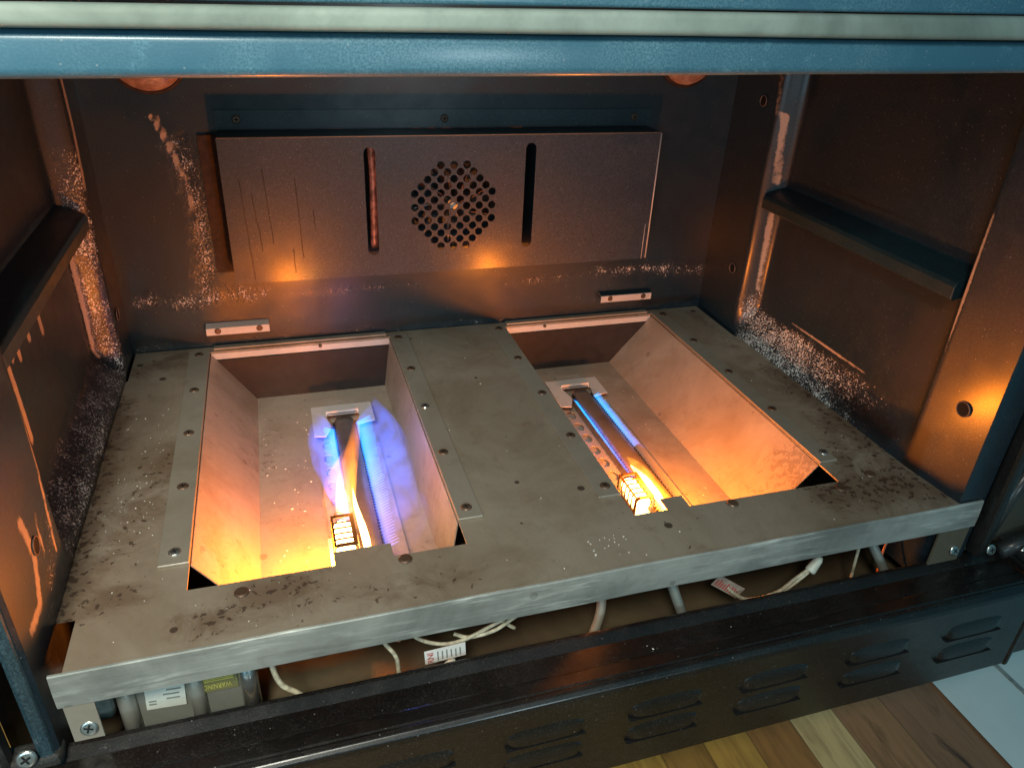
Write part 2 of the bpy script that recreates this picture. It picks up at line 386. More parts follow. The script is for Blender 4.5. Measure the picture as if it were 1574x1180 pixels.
def lw_streak(p):
    q = (p.y, p.z); s = poly(q, [(.422, .32), (.424, .26), (.418, .205)], .0075)
    for y, z0, z1 in ((.140, .15, .085), (.152, .152, .10), (.165, .155, .12), (.178, .158, .07), (.19, .16, .135), (.205, .16, .128), (.235, .165, .13), (.27, .165, .12), (.125, .15, .11), (.115, .14, .05)):
        s = max(s, 1.0*cap(q, (y, z0+.01), (y+.002, z1), .0070))  # drips, with their thin reflections painted in as pale tan
    s = max(s, .9*poly(q, [(.103, .16), (.100, .10), (.086, .03)], .004)); s = max(s, .8*poly(q, [(.401, .17), (.401, .08), (.400, .03)], .0032))
    s = max(s, .75*poly(q, [(.045, .09), (.05, .06), (.035, .03), (.012, .03)], .010)); s = max(s, .8*poly(q, [(.07, .075), (.065, .045)], .004))
    return s
set_attr(lw, 'crust', lw_crust); set_attr(lw, 'streak', lw_streak); set_attr(lw, 'dark', lambda p: max(.5*cap((p.y, p.z), (.1, .005), (.4, .005), .012), 1.6*ss(.006, -.006, p.z)))  # below pan level the wall is painted dark as shade in the gap
def rw_crust(p):
    q = (p.y, p.z); c = 1.45*ss(.048, .030, p.z)*ss(.085, .15, p.y)*ss(.376, .368, p.y)*(.55+.45*ss(.1, .28, p.y))
    c = max(c, 1.2*poly(q, [(.372, .05), (.368, .01)], .016)); c = max(c, .45*poly(q, [(.050, .06), (.02, .065)], .014)); return c
def rw_streak(p):
    q = (p.y, p.z); s = poly(q, [(.374, .275), (.373, .235), (.372, .195)], .0036)
    s = max(s, .85*poly(q, [(.372, .18), (.370, .12), (.369, .06)], .0038)); s = max(s, .5*poly(q, [(.385, .33), (.380, .275)], .010))
    s = max(s, .85*poly(q, [(.067, .25), (.066, .18), (.064, .10)], .0028)); s = max(s, .7*cap(q, (.30, .046), (.17, .043), .0045)); return s
def rw_dark(p):
    q = (p.y, p.z); d = 1.0*poly(q, [(.372, .213), (.25, .212), (.10, .213)], .0032)
    d = max(d, .9*cap(q, (.06, .04), (.06, -.01), .02)); d = max(d, .7*cap(q, (.10, .012), (.18, .012), .025)); return d
set_attr(rw, 'crust', rw_crust); set_attr(rw, 'streak', rw_streak); set_attr(rw, 'dark', rw_dark)
def wallhole(parent, x, y, z, r, sx):
    bm = bmesh.new(); bmesh.ops.create_circle(bm, cap_ends=True, segments=24, radius=r)
    bmesh.ops.transform(bm, matrix=Matrix.Translation((x, y, z)) @ Matrix.Rotation(math.radians(90), 4, 'Y'), verts=bm.verts)
    h = obj('screw_hole', bm, M_hole, parent)
    bm = bmesh.new(); ring = [Vector((x, y+r*math.cos(a), z+r*math.sin(a))) for a in [2*math.pi*k/24 for k in range(25)]]
    tube(bm, ring, .0006, 6, False); obj('hole_rim', bm, M_burner, h, True)
wallhole(rw, XR-.0012, .404, .080, .0062, -1); wallhole(rw, XR-.0012, .407, .285, .0062, -1); wallhole(rw, XR+.0018, .030, .084, .0068, -1)
wallhole(lw, XL+.0012, .428, .067, .0062, 1); wallhole(lw, XL+.0012, .055, .063, .0062, 1)
# front returns of the side walls, then the frame bars
for s, x0 in ((-1, XL), (1, XR)):
    bm = bmesh.new(); prof = [(x0+.0054, .003), (x0+.0072, .0022), (x0+.037, .0030)] if s > 0 else [(x0, -.006), (x0-.002, -.009)]
    prev = None
    for z in frange(-.10, ZT, .02):
        row = [bm.verts.new((px, py, z)) for px, py in prof]
        if prev:
            for i in range(len(row)-1): bm.faces.new((prev[i], prev[i+1], row[i+1], row[i]))
        prev = row
    e_ = obj('wall_return', bm, M_enamel, cav); 
    a = (XL-.0125, XL-.0020, -.012, .012) if s < 0 else (XR+.0365, XR+.0480, -.012, .004)
    boxo('side_frame', M_side if s < 0 else M_black, cav, a[0], a[1], a[2], a[3], -.062, .43, b=.004)
boxo('ceiling', M_enamel, cav, XL-.03, XR+.03, .012, YB, ZT, ZT+.004)
# outer shell so that light from the room enters only through the mouth
boxo('outer_shell', M_black, cav, XL-.040, XL-.034, .02, YB+.03, -.13, .45)
boxo('outer_shell', M_black, cav, XR+.036, XR+.042, .02, YB+.03, -.13, .45)
boxo('outer_shell', M_black, cav, XL-.034, XR+.036, YB+.02, YB+.026, -.13, .45)
# mouth bar: rounded blue lower bar
def roundbar(name, mat, parent, y0, y1, z0, z1, r, x0=-.46, x1=.46, tilt=0, sag=0):
    prof = []
    for cx, cz, a0 in ((y0+r, z0+r, 180), (y1-r, z0+r, 270), (y1-r, z1-r, 0), (y0+r, z1-r, 90)):
        for k in range(7):
            a = math.radians(a0+15*k); prof.append((cx+r*math.cos(a), cz+r*math.sin(a)))
    prof.append(prof[0]); bm = bmesh.new(); rows = []
    for x in frange(x0, x1, .02):
        rows.append([bm.verts.new((x, y, z+x*(tilt if z < (z0+z1)/2 else sag)+.0003*noise.noise((x*9, z*30, 2)))) for y, z in prof[:-1]])
    n = len(rows[0])
    for a, b in zip(rows, rows[1:]):
        for k in range(n): bm.faces.new((a[k], b[k], b[(k+1) % n], a[(k+1) % n]))
    bm.faces.new(rows[0]); bm.faces.new(rows[-1][::-1])
    return obj(name, bm, mat, parent, True)
roundbar('mouth_bar', M_bar, cav, .000, .030, .3588, .3782, .0050, tilt=.0140, sag=.010)
roundbar('gasket_strip', M_gasket, cav, -.006, .012, .379, .3905, .0035, tilt=.011, sag=.018)
roundbar('upper_frame', M_bar, cav, .004, .03, .3915, .440, .002, tilt=.016, sag=.0)
# lower compartment under the pan
boxo('compartment_floor', M_rust if False else steel('compartment_steel', (.15, .12, .07), (.08, .055, .03),   .5, .2, 1), cav, XL-.03, XR+.03, .004, YB, -.127, -.124)
boxo('compartment_wall', M_backplate, cav, XL, XR, .10, .104, -.124, -.070)

# rack guides: bent shelf pressed against each wall
def guide(side):
    x0 = XL if side < 0 else XR; ya, yb = (.100, .400) if side < 0 else (.078, .372)
    s = side; prof = [(x0+s*.0265, .200), (x0+s*.0255, .194), (x0+s*.0080, .187), (x0+s*.0015, .184), (x0-s*.0002, .180), (x0+s*.0002, .1690), (x0+s*.003, .167), (x0+s*.0265, .172)]
    bm = bmesh.new(); rows = []
    for y in frange(ya, yb, .01): rows.append([bm.verts.new((x, y, z+.0004*noise.noise((y*20, z*9, 4)))) for x, z in prof])
    for a, b in zip(rows, rows[1:]):
        for k in range(len(prof)-1): bm.faces.new((a[k], b[k], b[k+1], a[k+1]))
    bm.faces.new(rows[0]); bm.faces.new(rows[-1][::-1])
    o = obj('rack_guide', bm, M_guide, cav); bev(o, .0008)
guide(-1); guide(1)

# oven lamps at the top of the back wall
def lamp(x, z, label):
    r = .036; t = empty('oven_lamp', (x, YB, z), label, 'lamp', 'round oven lamps on the back wall')
    bm = bmesh.new(); bmesh.ops.create_uvsphere(bm, u_segments=40, v_segments=20, radius=r)
    bmesh.ops.transform(bm, matrix=Matrix.Translation((x, YB-.003, z)) @ Matrix.Diagonal((1, .42, 1, 1)), verts=bm.verts)
    obj('lamp_lens', bm, M_lamp, t, True)
    bm = bmesh.new(); tube(bm, [Vector((x+(r+.001)*math.cos(a), YB-.003, z+(r+.001)*math.sin(a))) for a in [2*math.pi*k/40 for k in range(41)]], .0022, 8, False)
    obj('lamp_ring', bm, M_rust, t, True)
lamp(-.316, .321, 'round frosted oven lamp above the rust streak on the back wall')
lamp(.276, .330, 'round frosted oven lamp above the right end of the fan cover')

# ================================================================== FLOOR PAN
OX = ((-.301, -.091), (.0576, .2685)); OY0, OY1 = .0585, .4547
pan = empty('oven_floor_pan', (-.017, .235, 0), 'stained grey steel oven floor pan with two long openings', 'floor pan')
breaks_x = [XL-.008, OX[0][0], -.195, -.150, OX[0][1], OX[1][0], .090, .111, OX[1][1], XR+.006]
xs = lines(breaks_x, .005); ys = lines([0.0, OY0, .074, OY1, YB-.002], .005)
bm = bmesh.new(); vv = {}
def V(i, j):
    if (i, j) not in vv:
        x, y = xs[i], ys[j]; z = .0005*noise.noise((x*5, y*5, 0))
        vv[(i, j)] = bm.verts.new((x, y, z))
    return vv[(i, j)]
for i in range(len(xs)-1):
    for j in range(len(ys)-1):
        cx, cy = (xs[i]+xs[i+1])/2, (ys[j]+ys[j+1])/2
        if any(a < cx < b for a, b in OX) and OY0 < cy < OY1 and not (cy < .074 and (-.195 < cx < -.150 or .090 < cx < .111)): continue
        if cy > .40 and cx < XL+.003 or cy > .366 and cx > XR-.003: continue
        if cy < .05 and cx < XL+.008+.004*(1): continue
        bm.faces.new((V(i, j), V(i+1, j), V(i+1, j+1), V(i, j+1)))
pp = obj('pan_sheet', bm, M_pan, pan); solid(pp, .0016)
def pan_dirt(p):
    q = (p.x, p.y); d = .25+.25*noise.noise((p.x*7, p.y*7, 3))
    d = max(d, 1.5*cap(q, (XL, .05), (XL, .35), .035)); d = max(d, 1.3*cap(q, (-.365, .055), (-.345, .065), .03))
    d = max(d, 1.3*cap(q, (-.29, .022), (-.22, .048), .035)); d = max(d, 1.0*cap(q, (-.36, .10), (-.33, .25), .05))
    d = max(d, 1.25*cap(q, (.345, .02), (.345, .26), .055)); d = max(d, 1.6*cap(q, (.25, .045), (.33, .04), .05)); d = max(d, 1.1*cap(q, (.29, .08), (.33, .15), .04))
    d = max(d, .9*cap(q, (-.33, .455), (-.37, .42), .04)); d = max(d, .8*cap(q, (-.28, .03), (-.1, .02), .04)); d = max(d, .7*cap(q, (.33, .3), (.33, .45), .03)); return d
set_attr(pp, 'dirt', pan_dirt)
def pan_glow_tint(p):  # warm burner light painted into the pan colour, over random brown mottling
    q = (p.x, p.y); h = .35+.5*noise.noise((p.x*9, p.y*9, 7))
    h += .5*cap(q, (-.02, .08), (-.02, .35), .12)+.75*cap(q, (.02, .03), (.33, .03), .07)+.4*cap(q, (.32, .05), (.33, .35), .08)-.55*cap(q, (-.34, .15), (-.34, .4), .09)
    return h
set_attr(pp, 'glow_tint', pan_glow_tint)
# front lip, slightly bent sheet with scuffs
bm = bmesh.new(); rows = []
for x in frange(-.380, .381, .008):
    rows.append([bm.verts.new((x, y+.0006*noise.noise((x*14, z*20, 0)), z+.0005*noise.noise((x*9, 5, 0)))) for y, z in ((.001, .0008), (-.0002, .0006), (-.0009, -.0002), (-.0016, -.016), (-.0014, -.028))])
for a, b in zip(rows, rows[1:]):
    for k in range(4): bm.faces.new((a[k], b[k], b[k+1], a[k+1]))
lip = obj('front_lip', bm, M_lip, pan, False); solid(lip, .0012)
set_attr(lip, 'dirt', lambda p: .2)
def screw(x, y, z, r, mat, parent, nrm=(0, 0, 1), slot=True, name='screw'):
    bm = bmesh.new(); 
    bmesh.ops.create_cone(bm, cap_ends=True, segments=20, radius1=r, radius2=r*.78, depth=r*.28)
    rot = Vector((0, 0, 1)).rotation_difference(Vector(nrm)).to_matrix().to_4x4()
    T = Matrix.Translation(Vector((x, y, z))+Vector(nrm)*r*.14) @ rot @ Matrix.Rotation(random.random()*3, 4, 'Z')
    bmesh.ops.transform(bm, matrix=T, verts=bm.verts); s = obj(name, bm, mat, parent); bev(s, r*.12, 2)
    if slot:
        bm = bmesh.new()
        for k in (0, 1):
            a, b = (r*.5, r*.11) if k == 0 else (r*.11, r*.5)
            b2 = bmesh.new(); box(b2, -a, a, -b, b, r*.10, r*(.155+.01*k)); b2.transform(T); me = bpy.data.meshes.new('t'); b2.to_mesh(me); b2.free(); bm.from_mesh(me)
        obj('screw_recess', bm, M_hole, s)
    return s
for k, (x0, x1, xc) in enumerate(((-.3235, -.301, -.312), (-.091, -.0695, -.0815), (.036, .0576, .0475), (.2685, .2885, .282))):
    bm = bmesh.new(); box(bm, x0, x1, .087, .4575, .0003, .0024); st = obj('side_strip', bm, M_strip, pan); bev(st, .0005, 1)
    for y in (.452, .361, .275, .187, .101):
        if y > .45: y = .446
        screw(xc+random.uniform(-.0008, .0008), y, .0024, .0052, M_rusty if random.random() < .75 else M_chrome, st)
for x, y in ((-.263, .046), (-.142, .052), (.150, .052), (.262, .048), (.305, .060)): 
    screw(x, y, .0006, .0058, M_rusty, pan, slot=False)
for x0, x1 in OX:      # folded rear hem of each opening
    bm = bmesh.new(); box(bm, x0+.001, x1-.001, OY1-.0012, OY1+.0006, -.0095, -.0018); obj('rear_hem', bm, M_bracket, pan)
    bm = bmesh.new(); bmesh.ops.create_uvsphere(bm, u_segments=12, v_segments=8, radius=.0022)
    bmesh.ops.translate(bm, verts=bm.verts, vec=((x0+x1)/2+(.02 if x0 < 0 else -.05), OY1-.002, -.003)); obj('stud', bm, M_rusty, pan, True)
    bm = bmesh.new(); box(bm, x0+.004, x1-.004, OY1+.003, YB-.004, .0004, .0030); h_ = obj('rear_strip', bm, M_strip, pan); bev(h_, .0005, 1)

# ================================================================== BURNER TROUGHS
ZP = -.067
def trough(x_out, x_in, xb_out, xb_in, label, dirtfn):
    t = empty('burner_trough', ((xb_out+xb_in)/2, .26, ZP), label, 'burner trough', 'steel troughs under the oven floor')
    sg = 1 if x_out < x_in else -1
    def sheet(name, a0, a1, y0, y1, n, mat):
        bm = bmesh.new(); rows = []
        for i in range(n+1):
            f = i/n; rows.append([bm.verts.new((a0[0]+(a1[0]-a0[0])*f, y, a0[1]+(a1[1]-a0[1])*f+.0004*noise.noise((f*3+a0[0]*50, y*11, 1)))) for y in frange(y0, y1, .006)])
        for a, b in zip(rows, rows[1:]):
            for k in range(len(a)-1): bm.faces.new((a[k], a[k+1], b[k+1], b[k]))
        o = obj(name, bm, mat, t); solid(o, .001, 0); return o
    ow = sheet('sloped_wall', (x_out+sg*.0008, -.0017), (xb_out, ZP), .087, OY1-.004, 12, M_trough)
    iw = sheet('upright_wall', (x_in-sg*.0008, -.0017), (xb_in, ZP), .087, OY1-.004, 12, M_trough)
    h0, h1, hy = (-.190, -.150, .062) if sg > 0 else (.118, .142, .078)
    fl = sheet('trough_floor', (xb_out, ZP+.0006), (xb_in, ZP+.0006), .098, OY1-.002, 30, M_trough)
    for k_, (fa, fb) in enumerate(((min(xb_out, xb_in), h0), (h1, max(xb_out, xb_in)))):
        set_attr(sheet('floor_tab', (fa, ZP+.0006), (fb, ZP+.0006), .0595, .0975, 4, M_trough), 'dirt', dirtfn)  # tabs leave an unseen hole, shaped to leak flame glow below
    for o in (ow, iw, fl): set_attr(o, 'dirt', dirtfn)
    z0, z1 = ZP, -.010; y = OY1-.0035
    xt = x_out+(xb_out-x_out)*.14
    bm = bmesh.new(); v = [bm.verts.new(p) for p in ((xb_out+sg*.001, y, z0), (xb_in, y, z0), (x_in, y, z1), (xt, y, z1))]; bm.faces.new(v)
    solid(obj('back_plate', bm, M_backplate, t), .0012)
    g0, g1 = (-.168, -.118) if sg > 0 else (.125, .155); lo, hi = min(x_out, x_in), max(x_out, x_in); bm = bmesh.new()
    for xa, xc_, zb in ((lo, g0, ZP), (g0, g1, -.050), (g1, hi, ZP)):
        v = [bm.verts.new(p) for p in ((xa, .0588, -.002), (xc_, .0588, -.002), (xc_, .0588, zb), (xa, .0588, zb))]; bm.faces.new(v)
    bmesh.ops.remove_doubles(bm, verts=bm.verts, dist=1e-6)
    solid(obj('light_baffle', bm, M_backplate, t), .001, 0)  # unseen sheet added to block flame light, notched for a small leak
    return t
trough(-.301, -.091, -.2555, -.100, 'steel burner trough under the tall yellow and blue flames',
       lambda p: .35+.9*cap((p.x, p.y), (-.252, .30), (-.245, .38), .03)+.7*cap((p.x, p.y), (-.225, .20), (-.205, .215), .03)+.5*ss(.2, .1, p.y))
trough(.2685, .0576, .211, .066, 'steel burner trough with scorched sloping wall and low blue flames',
       lambda p: .30+1.1*cap((p.x, p.z), (.262, -.01), (.255, -.02), .03)*ss(.17, .10, p.y)+.5*ss(.2, .1, p.y)+.25*ss(-.02, -.06, p.z))

# ================================================================== BURNERS
def burner(xc, flip, label):
    t = empty('gas_burner', (xc, .23, ZP), label, 'gas burner', 'tube burners in the troughs')
    y1 = .352; zt = -.0445
    # flattened tube with domed top and port edges
    prof = [(-.0125, -.062), (-.0135, -.055), (-.0125, -.0495), (-.0095, -.0462), (-.004, -.0448), (.004, -.0448), (.0095, -.0462), (.0125, -.0495), (.0135, -.055), (.0125, -.062)]
    bm = bmesh.new(); rows = []
    for y in frange(.075, y1, .01):
        rows.append([bm.verts.new((xc+x*(1-.18*ss(y1-.03, y1, y)), y, z)) for x, z in prof])
    for a, b in zip(rows, rows[1:]):
        for k in range(len(prof)-1): bm.faces.new((a[k], b[k], b[k+1], a[k+1]))
    bm.faces.new(rows[0]); bm.faces.new(rows[-1][::-1])
    obj('burner_tube', bm, M_burner, t, True)
    for s in (-1, 1):     # perforated port rows along both shoulders
        bm = bmesh.new()
        for k in range(54):
            y = .10+k*.0046
            box(bm, xc+s*.0122-.0012, xc+s*.0122+.0012, y, y+.0014, -.0505, -.0478)
        obj('port_row', bm, M_hole, t)
    # mounting plate: white metal ahead, perforated deflector along both sides
    L, R = xc-.0345, xc+.0345
    holes = [('c', L+.0125, y, .0052, .0088) for y in (.321, .295, .270, .245, .220, .195)]
    plate('deflector_plate', [(L+.002, .09), (R, .09), (R, .329), (L+.002, .329)], holes, .001, Matrix.Translation((0, 0, -.0625)), M_trough, t)
    set_attr([c for c in t.children if c.name.startswith('deflector')][0], 'dirt', lambda p: .25)
    w = .0125
    plate('bracket_plate', [(L, .325), (L+.012, .322), (xc-w-.002, .340), (xc-w-.006, .362), (xc-.017, .369), (xc+.017, .369), (xc+w+.006, .362), (xc+w+.002, .340), (R-.006, .345), (R, .345), (R, .387), (L, .387)], [], .0012, Matrix.Translation((0, 0, -.0505)), M_bracket, t)
    b2 = boxo('bracket_step', M_bracket, t, xc-.0185, xc+.0185, .369, .372, -.0525, -.0470)
    plate('rear_tab', [(xc-.018, .387), (xc+.018, .387), (xc+.016, .400), (xc-.016, .400)], [('c', xc, .394, .0022)], .001, Matrix.Translation((0, 0, -.0512)), M_trough, t)
    set_attr([c for c in t.children if c.name.startswith('rear_tab')][0], 'dirt', lambda p: .6)
    return t
burner(-.1612, 1, 'tube burner with tall blue flames fanning out on both sides')
burner(.1275, 1, 'tube burner with two thin rows of low blue flame')

# ================================================================== IGNITERS
M_hot = emis('white_hot_carbide', (1.0, .60, .18), 26)
M_cage = N('hot_cage_metal').fin((.06, .03, .015), .6, .2)
def igniter(xc, y0, y1, zt, label):
    """slotted steel cage over a glowing carbide bar"""
    t = empty('hot_surface_igniter', (xc, (y0+y1)/2, zt-.03), label, 'igniter', 'glowing igniters beside the burners')
    w, h = .0095, .020; th = .0009
    # ribs wrap over the top and down the sides
    n = 5; rib = (y1-y0-.004)/n
    def arch(ya, yb):
        bm = bmesh.new()
        pts = [(-w, -h), (-w, -.004)]+[(-w+.004-.004*math.cos(a), -.004+.004*math.sin(a)) for a in (.5, 1.0, 1.5)]+[(w-.004+.004*math.sin(a), -.004+.004*math.cos(a)) for a in (.1, .6, 1.1)]+[(w, -.004), (w, -h)]
        rows = [[bm.verts.new((xc+x, y, zt+z)) for x, z in pts] for y in (ya, yb)]
        for k in range(len(pts)-1): bm.faces.new((rows[0][k], rows[0][k+1], rows[1][k+1], rows[1][k]))
        return bm
    bm = arch(y1-.0035, y1)
    def add(b2):
        me = bpy.data.meshes.new('t'); b2.to_mesh(me); b2.free(); bm.from_mesh(me); bpy.data.meshes.remove(me)
    for k in range(1, n): add(arch(y0+k*rib, y0+k*rib+.0016))
    add(arch(y0-.002, y0+.002))
    for s in (-1, 1):
        b2 = bmesh.new(); box(b2, xc+s*w-.0005, xc+s*w+.0005, y0, y1, zt-h, zt-h+.005); add(b2)
        b2 = bmesh.new(); box(b2, min(xc+s*w, xc+s*(w-.003)), max(xc+s*w, xc+s*(w-.0014)), y0, y1, zt-.0006, zt-.0001); add(b2)
    solid(obj('igniter_cage', bm, M_cage, t), th, 0)
    bm = bmesh.new(); pts = []
    for k in range(25):
        f = k/24; pts.append((xc+.0042*math.sin(k*math.pi/1.5), y0+.003+(y1-y0-.008)*f, zt-.010+.0035*math.cos(k*math.pi/1.5)))
    tube(bm, [(xc-.0004*(k%2), y0+.001+(y1-y0-.006)*k/12, zt-.0095) for k in range(13)], [.0074+.0005*(k%2) for k in range(13)], 16); obj('carbide_element', bm, M_hot, t, True)
    bm = bmesh.new(); box(bm, xc-w-.004, xc+w+.003, y0-.013, y1-.004, zt-h-.003, zt-h-.0015); box(bm, xc-w-.004, xc+w, y0-.014, y0-.0125, zt-h-.003, zt-h+.006)
    obj('igniter_bracket', bm, M_bracket, t)
igniter(-.1830, .102, .142, -.018, 'glowing slotted igniter below the tall yellow flame')
igniter(.0965, .110, .150, -.026, 'white hot slotted igniter standing at the end of the low blue flame')

# ================================================================== FLAMES
def lerp(a, b, f): return a+(b-a)*f
def sheet_volume(name, base, top, thick, mat, parent, nseg=10, wob=.0015, seed=0):
    """closed lens-shaped gas sheet between two polylines in 3D"""
    B, T = catmull(base, 8), catmull(top, 8); n = min(len(B), len(T)); bm = bmesh.new(); F_, K_ = [], []
    for i in range(n):
        f = i/(n-1); end = min(1, 6*f, 6*(1-f)); a, b = B[i], T[i]; d = (b-a); tan = (B[min(i+1, n-1)]-B[max(i-1, 0)]).normalized()
        nr = d.cross(tan).normalized(); ra, rb = [], []
        for k in range(nseg+1):
            g = k/nseg; th = thick*end**.5*(math.sin(math.pi*(.12+.86*g))**.7)*.5+.0001
            p = a+d*g+nr*wob*2*noise.noise((f*5+seed, g*2, seed)); ra.append(bm.verts.new(p+nr*th)); rb.append(bm.verts.new(p-nr*th))
        F_.append(ra); K_.append(rb)
    for R_ in (F_, K_):
        for a, b in zip(R_, R_[1:]):
            for k in range(nseg): bm.faces.new((a[k], a[k+1], b[k+1], b[k]))
    for a, b, c, d in zip(F_, F_[1:], K_, K_[1:]):
        bm.faces.new((a[0], b[0], d[0], c[0])); bm.faces.new((a[-1], b[-1], d[-1], c[-1]))
    bm.faces.new(F_[0]+K_[0][::-1]); bm.faces.new(F_[-1]+K_[-1][::-1])
    return obj(name, bm, mat, parent, True)
def blade(name, pts, wid, thk, mat, parent, side=(1, 0, 0), seg=16):
    """flame tongue: ellipse section swept along a path"""
    P = catmull(pts, 8); n = len(P); bm = bmesh.new(); rings = []
    def samp(l, f): 
        x = f*(len(l)-1); i = min(int(x), len(l)-2); return lerp(l[i], l[i+1], x-i)
    for i in range(n):
        f = i/(n-1); t = (P[min(i+1, n-1)]-P[max(i-1, 0)]).normalized(); u = Vector(side); u = (u-t*u.dot(t)).normalized(); v = t.cross(u)
        w_, h_ = samp(wid, f), samp(thk, f)
        rings.append([bm.verts.new(P[i]+u*math.cos(a)*w_+v*math.sin(a)*h_) for a in [2*math.pi*k/seg for k in range(seg)]])
    for a, b in zip(rings, rings[1:]):
        for k in range(seg): bm.faces.new((a[k], a[(k+1) % seg], b[(k+1) % seg], b[k]))
    bm.faces.new(rings[0][::-1]); bm.faces.new(rings[-1]); return obj(name, bm, mat, parent, True)
G_blue = gas('blue_gas', (.05, .14, 1.0), 34, (.14, .12, .80), (1, .20, .10), 55, (.30, .72), (1, .5, 1), (1, .55))
G_core = gas('blue_core_gas', (.05, .20, 1.0), 46, (.30, .14, .85), (1, .24, .17), 300, (.3, .7), (.2, 1, .2), (1, .8))
G_yel = gas('yellow_gas', (1.0, .24, .008), 95, (1.0, .36, .02), (2, .02, -.02), 70, (.25, .7), (1, 1, .4), (.35, 1.4))
G_white = gas('white_yellow_gas', (1.0, .60, .16), 2600)
def jets(name, x, s, y0, y1, n, length, rise, mat, parent, r=.0011):
    bm = bmesh.new()
    for k in range(n):
        f = k/(n-1); y = lerp(y0, y1, f); L = length(f)*random.uniform(.92, 1.08)
        p0 = Vector((x, y, -.0485)); pts = [p0, p0+Vector((s*L*.4, -.0005, rise*L*.35)), p0+Vector((s*L, -.0012-.001*f, rise*L))]
        tube(bm, pts, [r, r, r*.25], 6)
    return obj(name, bm, mat, parent, True)
def glow(name, ca, cb, st, ya, yb):
    m = N(name); m.n.remove(m.b); e = m.new('ShaderNodeEmission'); tr = m.new('ShaderNodeBsdfTransparent'); ad = m.new('ShaderNodeAddShader')
    sx = m.new('ShaderNodeSeparateXYZ'); m.l.new(m.pos(), sx.inputs[0]); f = m.ramp(sx.outputs[1], ya, yb)
    m.put(e.inputs[0], m.mix(f, ca, cb)); m.put(e.inputs[1], m.ramp(sx.outputs[1], ya, yb, st, st*.55))
    m.l.new(e.outputs[0], ad.inputs[0]); m.l.new(tr.outputs[0], ad.inputs[1]); m.l.new(ad.outputs[0], m.out.inputs[0]); return m.m
G_jet = glow('jet_glow', (.01, .30, .80), (.25, .22, .75), .85, .30, .15)
xb = -.1612
fl = empty('blue_flame', (xb-.02, .25, -.05), 'tall translucent blue flame on the left edge of the left burner', 'flame', 'blue gas flames')
sheet_volume('flame_sheet', [(xb-.012, .336, -.047), (xb-.012, .28, -.047), (xb-.012, .22, -.047), (xb-.012, .165, -.047)], [(xb-.030, .325, -.020), (xb-.042, .270, -.014), (xb-.040, .215, -.012), (xb-.026, .160, -.018)], .011, G_blue, fl, seed=1)
jets('flame_jets', xb-.0125, -1, .330, .165, 42, lambda f: .011+.004*math.sin(f*3), .55, G_jet, fl)
fr = empty('blue_flame', (xb+.02, .25, -.05), 'broad translucent blue flame curling out of the right edge of the left burner', 'flame', 'blue gas flames')
sheet_volume('flame_sheet', [(xb+.012, .340, -.047), (xb+.012, .27, -.047), (xb+.012, .19, -.047), (xb+.012, .125, -.047)], [(xb+.034, .338, -.016), (xb+.047, .275, -.008), (xb+.052, .215, -.006), (xb+.044, .125, -.014)], .013, G_blue, fr, seed=5)
jets('flame_jets', xb+.0125, 1, .340, .125, 54, lambda f: .016-.004*f, .55, G_jet, fr)
blade('flame_curl', [(xb+.014, .088, -.030), (xb+.030, .098, -.026), (xb+.043, .115, -.018), (xb+.047, .140, -.012), (xb+.040, .165, -.008)], [.001, .004, .006, .009, .001], [.001, .004, .006, .006, .001], gas('violet_gas', (.16, .18, .95), 6), fr, (0, 1, 0))
yf = empty('yellow_flame', (-.175, .13, -.03), 'tall orange yellow flame leaping from the left igniter', 'flame', 'yellow flames at the igniters')
blade('flame_tongue', [(-.1745, .134, -.030), (-.1780, .150, -.018), (-.1745, .172, -.004), (-.1670, .194, .008), (-.1610, .212, .018), (-.1565, .234, .027), (-.1545, .246, .031)], [.006, .0095, .0090, .0070, .0048, .0024, .0003], [.006, .010, .010, .009, .006, .003, .0003], G_yel, yf)
blade('flame_fringe', [(-.188, .140, -.035), (-.192, .158, -.020), (-.186, .176, -.006), (-.177, .190, .004), (-.170, .205, .012)], [.002, .006, .008, .005, .0004], [.004, .008, .008, .005, .0004], gas('orange_gas', (1, .20, .01), 45, None, None, 90, (.3, .7)), yf)
blade('flame_root', [(-.1655, .094, -.028), (-.1660, .112, -.024), (-.1675, .128, -.020), (-.1700, .146, -.014), (-.1705, .162, -.006)], [.0030, .0034, .0030, .0020, .0006], [.004, .005, .005, .004, .001], G_white, yf)
xb2 = .1275
def thin(s, y0, y1, label, kick):
    r = empty('blue_flame', (xb2+s*.014, .27, -.05), label, 'flame', 'blue gas flames')
    blade('flame_band', [(xb2+s*.0145, y1, -.0455), (xb2+s*.0145, lerp(y1, y0, .33), -.0445), (xb2+s*.0145, lerp(y1, y0, .66), -.0445), (xb2+s*.0145+kick*.3, lerp(y1, y0, .92), -.0440), (xb2+s*.0145+kick, y0-.004, -.043)], [.0008, .0032, .0030, .0024, .0003], [.0008, .0032, .0030, .0024, .0003], G_core, r)
    jets('flame_jets', xb2+s*.0125, s, y1-.004, y0+.012, 58, lambda f: .0062, .8, G_jet, r, .0006)
thin(-1, .160, .332, 'thin blue flame row on the left edge of the right burner, ending at its igniter', .000)
thin(1, .212, .342, 'short thin blue flame row on the right edge of the right burner', .008)
y2 = empty('yellow_flame', (.111, .125, -.03), 'low white yellow flame slot beside the right igniter', 'flame', 'yellow flames at the igniters')
blade('flame_root', [(.1135, .098, -.032), (.1130, .115, -.031), (.1115, .135, -.029), (.1085, .152, -.028), (.1060, .163, -.027)], [.0030, .0038, .0038, .0030, .0006], [.003, .004, .004, .003, .0008], G_white, y2)
